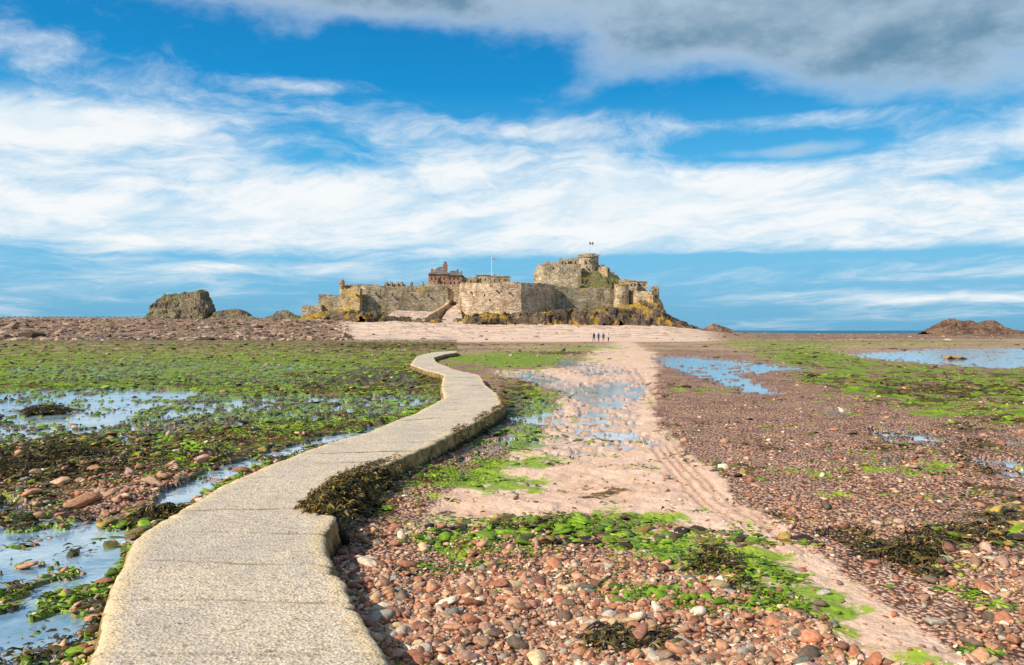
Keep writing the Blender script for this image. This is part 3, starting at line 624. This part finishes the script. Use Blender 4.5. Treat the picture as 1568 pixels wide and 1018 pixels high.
# ------------------------------------------------------------ castle
castle=empty('island_castle')
ridge('rock_base',[(470,494),(485,487),(505,481),(530,476),(580,477),(600,484),(650,488),(695,489),(706,482),(730,479),(760,481),(790,478),(815,480),(850,475),(880,472),(900,473),(925,470),(960,471),(1000,471),(1015,479),(1028,487),(1045,493),(1062,500)],347,470,500,mrock,31,2.0,.13,nx=600,ny=150,parent=castle,Dref=372,facet=.35)
ridge('castle_hill',[(812,440),(820,430),(840,424),(860,419),(885,415),(915,412),(930,416),(943,425),(955,434),(970,442)],408,455,455,mhill,33,1.6,.42,nx=260,ny=80,parent=castle,Dref=430,facet=.3)
ridge('west_shelf',[(462,490),(468,486),(490,480),(520,473),(540,473),(552,480)],370,392,492,rockmat('lichen_rock',dark,.12,1.2,.2),35,1.2,.35,parent=castle)
ridge('east_shelf',[(905,486),(925,474),(945,470),(965,464),(985,460),(1000,463),(1012,472),(1022,486)],366,392,492,rockmat('lichen_rock_east',dark,.12,.9,.2),37,1.5,.4,parent=castle,facet=.3)
bt=B()
bt.box(463,492,467,492,392,14,1.0);bt.box(488,524,452,490,396,18,1.0);bt.box(488,505,450.5,453,396.4,10)
bt.make('outwork_west',grey,castle)
bt=B();bt.wall([(522,384,444),(522.5,383,443),(551,381,442)],488,3,seed=2);bt.make('west_gate_wall',gold,castle)
bt=B();bt.wall([(524,390,436),(560,386,437),(600,388,438),(640,390,438),(686,392,439)],492,4,seed=1,jag=.15)
bt.merlons(524,584,436.8,388,3.2,1.2,1.6)
for q in (590,597,606,613,628,645): bt.box(q,q+3.2,431,439,393,3)
bt.box(588,618,434.5,440,394,8)
bt.make('north_curtain_wall',grey,castle)
bt=B();bt.wall([(640,398,436),(655,398,435),(700,398,436)],470,4,seed=5);bt.box(683,704,439,480,394,10,.8);bt.make('inner_wall',tan,castle)
bt=B();bt.cyl(523,4.0,433,452,383,14,.75);bt.cyl(523,4.5,432.2,433.4,382.6,14,1.0);bt.make('turret_body',tan,castle)
bt=B();bt.dome(523,4.0,427,432.2,383);bt.make('turret_dome',orange,castle)
bt=B();bt.box(656,684,419,440,402,20);bt.box(684,708,421,440,401,20);bt.box(658,671,425,440,400.6,3)
bt.box(660,663,411,421,414,2.0);bt.box(699,702,412,423,412,2.0);bt.box(705.2,707.5,415,424,412,1.6);bt.make('barracks_walls',brick,castle)
def hip(name,px0,px1,pe,pr,D,dep,rl,rr,mat):
    x0,x1=Xp(px0,D),Xp(px1,D);ze,zr=Zp(pe,D),Zp(pr,D);ym=D+dep/2
    b_=B();b_.v=[(x0,D,ze),(x1,D,ze),(x1,D+dep,ze),(x0,D+dep,ze),(Xp(rl,D),ym,zr),(Xp(rr,D),ym,zr)]
    b_.f=[(0,1,5,4),(2,3,4,5),(1,2,5),(3,0,4),(3,2,1,0)];return b_.make(name,mat,castle)
hip('barracks_roof',654.8,687,419.4,406,401.2,21.6,669,676,slate)
hip('barracks_roof_east',683,709,421.2,412,400.2,21.6,688,699,slate)
bt=B();bt.box(678.5,684.5,404,414,408,3.0);bt.cyl(681.5,2.2,402.4,405.5,409,10,1.0);bt.make('lantern',brick,castle)
bt=B();bt.dome(681.5,2.6,400,402.6,408.9,10,4);bt.make('lantern_cap',slate,castle)
bt=B()
for q in (660,666,673,679,688,694,700): bt.box(q,q+1.7,424,428,(400.5 if q<671 else (401.9 if q<684 else 400.9)),.4)
for q in (674,680,689,695,702): bt.box(q,q+1.7,431,435,(401.9 if q<684 else 400.9),.4)
bt.make('barracks_windows',glass,castle)
bt=B();bt.box(706,730,424,440,402,12);bt.box(729,751,421,440,404,14);bt.box(750,781,423,438,403,14)
bt.make('guardhouse_walls',tan,castle)
bt=B();bt.box(728.5,751.5,420.2,421.4,403.7,14.6);bt.box(749.6,781.5,422.3,423.3,402.7,14.6);bt.box(765,768,418.5,422.3,409,2)
bt.box(757,760,419,422.3,409,2);bt.make('guardhouse_parapet',stone('stone_pale',[(.40,.33,.27),(.54,.47,.39),(.63,.55,.47)]),castle)
bt=B()
for q,w_,t in ((712,1.6,429),(720,1.6,429),(735,1.6,426),(742,1.6,426),(756,1.6,427),(764,1.6,427),(773,1.6,427)):
    D_=402 if q<729 else (404 if q<751 else 403)
    bt.box(q,q+w_,t,t+3.2,D_-.12,.4)
bt.make('guardhouse_windows',glass,castle)
bt=B();bt.wall([(703,393,437),(704,380,434),(730,374,432.5),(765,371,432.5),(798,371,432.5),(822,377,434),(846,386,436)],494,5,seed=7,jag=.12,batter=2.4)
bt.merlons(706,728,433.6,379,4.5,1.6,1.4);bt.merlons(770,800,433,372,5,1.8,1.4)
bt.make('great_bastion',pink,castle)
bt=B();bt.prism([(Xp(704,384),384),(Xp(765,376),376),(Xp(798,376),376),(Xp(846,390),390),(Xp(840,405),405),(Xp(700,405),405)],2,Zp(436,384)+.2);bt.make('bastion_terreplein',mhill,castle)
bt=B();bt.wall([(814,383,433),(818,377.5,433),(846,385.6,436),(850,392,437)],494,3,seed=8,batter=2.5);bt.make('bastion_flank',tan,castle)
bt=B();bt.wall([(840,392,437),(858,394,438),(880,396,441),(915,398,441),(945,400,441),(966,402,443)],494,4,seed=9,jag=.2,batter=1.6)
for q in (852,866,884,902,920): bt.box(q,q+4.5,438.6 if q<870 else 440,443,396+(q-852)*.06,2)
bt.make('east_curtain_wall',grey,castle)
bt=B();bt.cyl(953,11,437,494,391,20,1.15);bt.cyl(953,11.5,435,437,390.8,20,1.0);bt.make('round_bastion',tan,castle)
bt=B();bt.wall([(960,398,446),(975,392,446),(998,390,446),(1007,392,440),(1009,410,440)],494,3,seed=11,jag=.3,batter=1.6);bt.box(962,976,430,447,410,12);bt.box(975,991,431.5,447,414,12)
bt.box(1000,1007.5,438,448,391.5,3);bt.box(961,963,427.5,431,412,2);bt.make('east_battery',tan,castle)
bt=B();bt.wall([(985,396,450),(1000,386,452),(1010,388,458),(1016,395,468)],494,3,seed=12,jag=.5,batter=2.2);bt.make('east_lower_wall',gold,castle)
bt=B();bt.box(975.4,991,430.4,431.3,413.7,12);bt.box(961.4,976.6,429,430,409.7,12.5);bt.make('east_battery_parapet',pink,castle)
bt=B()
for q in (966,971,979,985): bt.box(q,q+1.5,434,437.5,409.8 if q<975 else 413.8,.4)
bt.box(1003,1004.6,442,445,391.2,.4);bt.make('east_windows',glass,castle)
bt=B();bt.wall([(817,424,432),(818,420,411),(826,419,406),(834,418,405),(856,418,404),(890,420,405)],442,4,seed=14,jag=.45,batter=1.0)
bt.merlons(834,852,405.2,418.5,3.4,2.2,1.8)
bt.box(824,834,404.5,420,421,10);bt.box(834,842,400.5,420,426,8);bt.box(838.5,841,398,401,427,2.5)
bt.box(855,870,397.5,420,424,12);bt.box(868,887,395,420,427,14);bt.box(857,861,394.6,398,425,3);bt.box(846,852,401,406,428,5)
bt.wall([(820,415,423),(836,411,421),(856,410,418),(885,409,416)],444,2,seed=15,jag=.5,batter=1.0)
bt.make('upper_ward_walls',keepm,castle)
bt=B();bt.cyl(902,16,392,424,424,24,1.06);bt.cyl(902,16.6,391,393.2,423.6,24,1.0);bt.cyl(902,12.5,387.6,392.4,427,20,1.0)
for i in range(11):
    a=math.radians(180+i*18);D_=424
    q=902+16*math.cos(a)
    dd=D_+16*D_/F*(1+math.sin(a));bt.box(q-1.1,q+1.1,389.4,391.4,dd-.5,1.2)
bt.make('round_keep',keepm,castle)
bt=B();bt.wall([(916,424,409),(930,421,412),(944,425,421),(950,430,427)],446,4,seed=16,jag=.5)
bt.box(918,926,405,420,426,9);bt.box(925,934,409,422,425,8);bt.box(934,941,416,428,423,6);bt.box(950,962,427,440,416,8)
bt.make('keep_steps_wall',tan,castle)
bt=B()
for q,t,D_ in ((828,411,420.8),(846,409,417.6),(860,401,423.8),(865,401,423.8),(873,400,426.8),(880,400,426.8),(895,399,423.5),(902,398,423.1),(909,399,423.6),(898,408,422.9),(907,408,422.9),(921,409,425.8),(931,413,420.6)):
    bt.box(q,q+1.6,t,t+3.0,D_,.5)
for q,t,D_ in ((741,450,370.0),(780,447,369.7),(600,450,386.6),(630,450,388.4),(575,449,385.8),(720,446,374.5),(760,444,370.0),(655,451,389.4),(545,450,380.2)):
    bt.box(q,q+2.2,t,t+2.8,D_,.7)
bt.box(693,698,462,472,393.2,.6)
bt.make('keep_windows',glass,castle)
bt=B()
bt.v=[(Xp(668,346),346,Zp(498,346)-.6),(Xp(712,346),346,Zp(498,346)-.6),(Xp(703,375),375,Zp(480,375)),(Xp(682,375),375,Zp(480,375)),(Xp(698,392),392,Zp(467,392)),(Xp(689,392),392,Zp(467,392))]
bt.v+=[(x,y,z-8) for x,y,z in bt.v];bt.f=[(0,1,2,3),(3,2,4,5),(0,3,9,6),(3,5,11,9),(1,7,8,2),(2,8,10,4),(0,6,7,1)]
bt.make('gate_ramp',ramp_m,castle)
bt=B();bt.wall([(650,362,486),(668,370,478),(686,386,465),(690,392,459)],498,1.6,seed=18,batter=.6);bt.wall([(708,360,487),(706,372,478),(703,390,464)],498,1.4,seed=19,batter=.5);bt.make('ramp_walls',pink,castle)
bt=B();bt.v=[(Xp(585,366),366,Zp(489,366)),(Xp(650,366),366,Zp(489,366)),(Xp(662,384),384,Zp(477,384)),(Xp(604,384),384,Zp(475,384))];bt.v+=[(x,y,z-6) for x,y,z in bt.v];bt.f=[(0,1,2,3),(0,4,5,1),(1,5,6,2),(3,7,4,0)]
bt.make('slipway',ramp_m,castle)
def flagpole(px,pt,pb,D,fw,red):
    e=empty('flagpole');bt=B();bt.cyl(px,.42,pt,pb,D,8,1.3);bt.make('pole',whitem,e)
    x0=Xp(px,D)+.2;z=Zp(pt+.6,D);V=[];nxx=9;hh=fw*.62
    for i in range(nxx):
        for j in range(4):
            V.append((x0+fw*i/(nxx-1),D+.5+.35*math.sin(i*1.1),z-hh*j/3-.05*i))
    Fq=[(i*4+j,(i+1)*4+j,(i+1)*4+j+1,i*4+j+1) for i in range(nxx-1) for j in range(3)]
    m,n,b=newmat('flag_cloth');g_=n.obj();n.l.new(n.mix(n.sm(.48,.6,n.noise(g_,.9,1,.5)),(.7,.68,.66),red),b.inputs['Base Color'])
    mesh_arrays('flag',V,Fq,m,parent=e)
flagpole(753,393,423,408,1.5,(.5,.16,.16));flagpole(902,369,389,431,2.4,(.6,.08,.08))
# ------------------------------------------------------------ people
skin=flatm('skin',(.45,.26,.18),.6);hair=flatm('hair',(.05,.03,.02),.7);shoe=flatm('shoe',(.05,.04,.04))
def person(px,D,height,shirt,trous,shorts,heading,phase,hairc=hair):
    e=empty('person');s=height/1.75
    sw=.30*phase
    J={'pel':(0,0,.93),'sp':(0,.0,1.10),'ch':(0,.01,1.33),'nk':(0,.01,1.47),'hd':(0,.03,1.56),'tp':(0,.03,1.70),
     'shl':(-.17,0,1.41),'ell':(-.22,-sw*.5,1.14),'wrl':(-.21,-sw*.5+.12,.90),'hnl':(-.20,-sw*.5+.17,.83),
     'shr':(.17,0,1.41),'elr':(.22,sw*.5-.06,1.14),'wrr':(.21,sw*.5+.08,.90),'hnr':(.20,sw*.5+.12,.83),
     'hpl':(-.09,0,.88),'knl':(-.10,sw*.75+.03,.50),'anl':(-.10,sw*1.0-.03,.10),'tol':(-.11,sw*1.0+.12,.035),
     'hpr':(.09,0,.88),'knr':(.10,-sw*.45+.05,.49),'anr':(.10,-sw*1.3-.02,.13),'tor':(.11,-sw*1.3+.10,.04)}
    R={'pel':.145,'sp':.125,'ch':.15,'nk':.058,'hd':.085,'tp':.07,'shl':.062,'ell':.042,'wrl':.028,'hnl':.034,'shr':.062,'elr':.042,'wrr':.028,'hnr':.034,
      'hpl':.095,'knl':.058,'anl':.038,'tol':.035,'hpr':.095,'knr':.058,'anr':.038,'tor':.035}
    E=[('pel','sp'),('sp','ch'),('ch','nk'),('nk','hd'),('hd','tp'),('ch','shl'),('shl','ell'),('ell','wrl'),('wrl','hnl'),('ch','shr'),('shr','elr'),('elr','wrr'),('wrr','hnr'),('pel','hpl'),('hpl','knl'),('knl','anl'),('anl','tol'),('pel','hpr'),('hpr','knr'),('knr','anr'),('anr','tor')]
    ks=list(J);me=bpy.data.meshes.new('sk');me.from_pydata([J[k] for k in ks],[(ks.index(a),ks.index(b_)) for a,b_ in E],[])
    ob=link(bpy.data.objects.new('sk',me));ob.modifiers.new('s','SKIN')
    for i,k in enumerate(ks): me.skin_vertices[0].data[i].radius=(R[k],R[k]*(.72 if k in('pel','sp','ch') else 1));me.skin_vertices[0].data[i].use_root=(k=='pel')
    sb=ob.modifiers.new('d','SUBSURF');sb.levels=2;sb.render_levels=2
    bpy.context.view_layer.update()
    bmz=bpy.data.meshes.new_from_object(ob.evaluated_get(bpy.context.evaluated_depsgraph_get()));bpy.data.objects.remove(ob)
    bm=bmesh.new();bm.from_mesh(bmz)
    def tube(a,b_,ra,rb):
        a=Vector(a);b_=Vector(b_);d=(b_-a);L=d.length
        q=d.to_track_quat('Z','Y').to_matrix().to_4x4();q.translation=(a+b_)/2
        bmesh.ops.create_cone(bm,cap_ends=True,segments=6,radius1=ra,radius2=rb,depth=L,matrix=q)
    for sgn,k in ((-1,'hnl'),(1,'hnr')):
        c=Vector(J[k])
        for i,l in enumerate((.055,.066,.062,.046)):
            st_=c+Vector((0,-.024+i*.016,-.022));md_=st_+Vector((-sgn*.004,.004,-l*.6));en=md_+Vector((-sgn*.014,.004,-l*.45))
            tube(st_,md_,.009,.008);tube(md_,en,.008,.006)
        tube(c+Vector((-sgn*.004,.026,.01)),c+Vector((-sgn*.02,.055,-.035)),.011,.008)
    tube((0,.10,1.585),(0,.135,1.565),.014,.018)
    tube((-.088,.03,1.59),(-.098,.02,1.58),.028,.02);tube((.088,.03,1.59),(.098,.02,1.58),.028,.02)
    bm.to_mesh(bmz);bm.free()
    for m in (skin,shirt,trous,shoe): bmz.materials.append(m)
    for p in bmz.polygons:
        x,y,z=p.center;i=0
        arm=abs(x)>.155 and z<1.38
        if arm: i=1 if z>1.2 else 0
        elif z>1.46: i=0
        elif z>.93: i=1
        elif z>(.52 if shorts else .10): i=2
        elif z<.09: i=3
        p.material_index=i;p.use_smooth=True
    link(bpy.data.objects.new('body',bmz),e)
    bm=bmesh.new();bmesh.ops.create_icosphere(bm,subdivisions=3,radius=1)
    for v in bm.verts: v.co=Vector((v.co.x*.093,v.co.y*.105,v.co.z*.10))+Vector((0,.008,1.665))
    bmesh.ops.delete(bm,geom=[v for v in bm.verts if v.co.z<1.60 or (v.co.y>.07 and v.co.z<1.69)],context='VERTS')
    hm=bpy.data.meshes.new('hair');bm.to_mesh(hm);bm.free();hm.materials.append(hairc);link(bpy.data.objects.new('hair',hm),e)
    bm=bmesh.new()
    for sg in (-1,1): bmesh.ops.create_icosphere(bm,subdivisions=1,radius=.011,matrix=Matrix.Translation((sg*.032,.108,1.60)))
    hm=bpy.data.meshes.new('eyes');bm.to_mesh(hm);bm.free();hm.materials.append(glass);link(bpy.data.objects.new('eyes',hm),e)
    x=Xp(px,D);zz=float(zones(np.array([x]),np.array([float(D)]))['h'][0])
    e.location=(x,D,zz);e.scale=(s,s,s);e.rotation_euler=(0,0,heading)
blue=flatm('shirt_blue',(.02,.07,.30));navy=flatm('cloth_navy',(.015,.02,.07));dkt=flatm('cloth_dark',(.03,.027,.03));wsh=flatm('shirt_white',(.65,.66,.70));teal=flatm('shirt_teal',(.03,.10,.20))
person(909.5,148,1.84,navy,dkt,False,.3,1.0);person(916.5,147,1.78,blue,navy,False,0,-1.0);person(924,148.5,1.80,teal,navy,True,-.1,.9);person(931.5,147.5,1.74,wsh,navy,False,.15,-.9)
